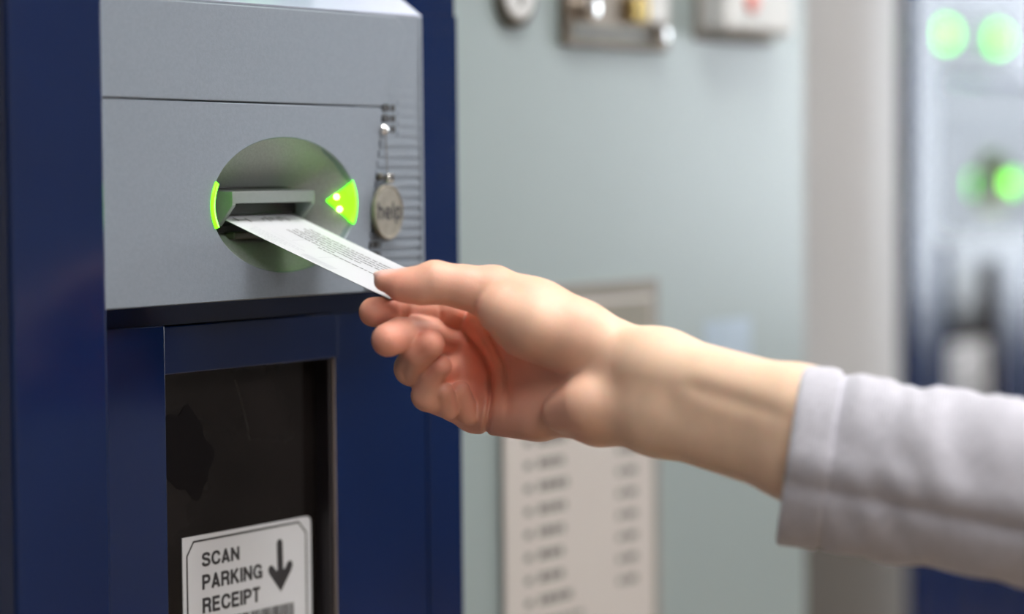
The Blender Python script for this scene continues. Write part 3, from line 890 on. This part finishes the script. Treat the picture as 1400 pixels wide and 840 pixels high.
def skin_mat():
    mt, nt, p = new_mat('skin')
    a = nt.nodes.new('ShaderNodeAttribute'); a.attribute_name = 'skin_tone'
    tc = nt.nodes.new('ShaderNodeTexCoord')
    n = nt.nodes.new('ShaderNodeTexNoise'); n.inputs['Scale'].default_value = 90; n.inputs['Detail'].default_value = 4
    nt.links.new(tc.outputs['Object'], n.inputs['Vector'])
    mr = nt.nodes.new('ShaderNodeMapRange'); mr.inputs['To Min'].default_value = 0.90; mr.inputs['To Max'].default_value = 1.10
    nt.links.new(n.outputs['Fac'], mr.inputs['Value'])
    mx = nt.nodes.new('ShaderNodeVectorMath'); mx.operation = 'SCALE'
    nt.links.new(a.outputs['Color'], mx.inputs[0]); nt.links.new(mr.outputs['Result'], mx.inputs['Scale'])
    nt.links.new(mx.outputs['Vector'], p.inputs['Base Color'])
    p.inputs['Roughness'].default_value = 0.50
    p.inputs['Subsurface Weight'].default_value = 0.25
    p.inputs['Subsurface Radius'].default_value = (1.0, 0.35, 0.18)
    p.inputs['Subsurface Scale'].default_value = 0.0022
    n2 = nt.nodes.new('ShaderNodeTexVoronoi'); n2.inputs['Scale'].default_value = 900
    nt.links.new(tc.outputs['Object'], n2.inputs['Vector'])
    b = nt.nodes.new('ShaderNodeBump'); b.inputs['Strength'].default_value = 0.06; b.inputs['Distance'].default_value = 0.0006
    nt.links.new(n2.outputs['Distance'], b.inputs['Height']); nt.links.new(b.outputs['Normal'], p.inputs['Normal'])
    return mt
M['skin'] = skin_mat()
person = tag(link('person', me, 'skin', None, smooth=True), 'outstretched right hand and forearm in a pale grey sleeve pinching the ticket', 'person')

# ------------------------------------------------------------------ sleeve
def fabric_mat():
    mt, nt, p = new_mat('pale_grey_knit')
    tc = nt.nodes.new('ShaderNodeTexCoord')
    uv = nt.nodes.new('ShaderNodeAttribute'); uv.attribute_name = 'weave'
    wv = nt.nodes.new('ShaderNodeTexWave'); wv.wave_type = 'BANDS'; wv.bands_direction = 'X'
    wv.inputs['Scale'].default_value = 0.21; wv.inputs['Distortion'].default_value = 1.2; wv.inputs['Detail'].default_value = 1.5
    wv.inputs['Detail Scale'].default_value = 0.4
    nt.links.new(uv.outputs['Vector'], wv.inputs['Vector'])
    n = nt.nodes.new('ShaderNodeTexNoise'); n.inputs['Scale'].default_value = 260; n.inputs['Detail'].default_value = 4
    nt.links.new(tc.outputs['Object'], n.inputs['Vector'])
    r = nt.nodes.new('ShaderNodeValToRGB')
    r.color_ramp.elements[0].color = (0.41, 0.415, 0.48, 1); r.color_ramp.elements[1].color = (0.58, 0.58, 0.66, 1)
    mx = nt.nodes.new('ShaderNodeMath'); mx.operation = 'MULTIPLY_ADD'; mx.inputs[1].default_value = 0.45
    nt.links.new(wv.outputs['Fac'], mx.inputs[0]); nt.links.new(n.outputs['Fac'], mx.inputs[2])
    nt.links.new(mx.outputs['Value'], r.inputs['Fac'])
    nt.links.new(r.outputs['Color'], p.inputs['Base Color'])
    p.inputs['Roughness'].default_value = 0.9
    p.inputs['Sheen Weight'].default_value = 0.2
    b = nt.nodes.new('ShaderNodeBump'); b.inputs['Strength'].default_value = 0.35; b.inputs['Distance'].default_value = 0.001
    nt.links.new(mx.outputs['Value'], b.inputs['Height']); nt.links.new(b.outputs['Normal'], p.inputs['Normal'])
    return mt
M['fabric'] = fabric_mat()
SA = hp(1079, 622, 88); SB = hp(1400, 674, 150)
e1 = (SB - SA); SL = np.linalg.norm(e1); e1 /= SL
e2 = hp(1097, 500, 90) - hp(1060, 745, 86); e2 /= np.linalg.norm(e2)
e3 = np.cross(e1, e2); e3 /= np.linalg.norm(e3)
if e3[2] < 0: e3 = -e3                       # towards the viewer side
e3 = 0.22 * e3 + 0.78 * np.array([0.0, 0.0, 1.0]); e3 /= np.linalg.norm(e3)   # the cuff sits a little askew
def sleeve_pt(s, t, off=0.0):
    """s mm from the cuff edge, t angle (0 = viewer side, 90 deg = top)"""
    rv = 37.0 - 1.0 * min(1, s / 100) + off; rd = 31.0 + 2.0 * min(1, s / 120) + off
    c, sn = math.cos(t), math.sin(t)
    w_ = 0.9 * math.sin(s * 0.21 + 2.2 * math.sin(t * 2)) * math.sin(t * 1.0 + .6) + 0.7 * math.sin(s * 0.105 + t * 3.0 + 1.0)
    w_ *= min(1, s / 25)
    w_ += 0.45 * math.sin(s * 0.52 + 0.8 * math.sin(s * .13)) * max(0, math.sin(t)) ** 2 * min(1, s / 22)
    # long fold on the viewer side, deepening away from the cuff
    tf = math.radians(-16) - 0.0012 * s
    w_ += -(1.6 + 1.6 * min(1, s / 90)) * math.exp(-((t - tf) / 0.10) ** 2) + 1.6 * math.exp(-((t - tf - .28) / 0.2) ** 2)
    # diagonal drag wrinkles behind the cuff
    w_ += 1.5 * math.exp(-((s - 45) / 22) ** 2) * math.sin(s * .28 + t * 6.0) * math.exp(-((t + 0.35) / .45) ** 2)
    w_ += -0.9 * math.exp(-((s - 20.5) / 1.3) ** 2)
    return SA + e1 * s + e2 * (rv + w_) * sn + e3 * (rd + w_) * c
def loft(name, svals, offs, material, parent, nt_=160, cap_end=False, close_front=False):
    vs_, wv = [], []
    for s, o in zip(svals, offs):
        for i in range(nt_):
            t = 2 * math.pi * i / nt_ - math.pi
            vs_.append(sleeve_pt(s, t, o)); wv.append((s, t * 34, 0))
    fs = []
    for k in range(len(svals) - 1):
        for i in range(nt_):
            j = (i + 1) % nt_
            fs.append((k * nt_ + i, k * nt_ + j, (k + 1) * nt_ + j, (k + 1) * nt_ + i))
    if cap_end: fs.append(tuple((len(svals) - 1) * nt_ + i for i in range(nt_)))
    me = mesh_from(name, to_world(np.array(vs_)), fs)
    at = me.attributes.new('weave', 'FLOAT_VECTOR', 'POINT')
    at.data.foreach_set('vector', np.array(wv, np.float32).ravel())
    return link(name, me, material, parent, smooth=True)
ss = [18 + 2.0 * i for i in range(30)] + [78 + 5 * i for i in range(54)]
sleeve = loft('sleeve', ss, [0.0] * len(ss), 'fabric', person, cap_end=True)
sv = [30, 20, 10, 4, 1.2, 0.2, 0.0, 0.4, 1.4, 3, 6, 10, 14, 18, 19.2, 19.8]
ov = [-2.6, -2.6, -2.6, -2.6, -2.5, -1.6, -0.6, 0.4, 0.9, 1.0, 1.0, 1.0, 1.0, 1.0, 0.8, -0.3]
loft('cuff', sv, ov, 'fabric', sleeve)
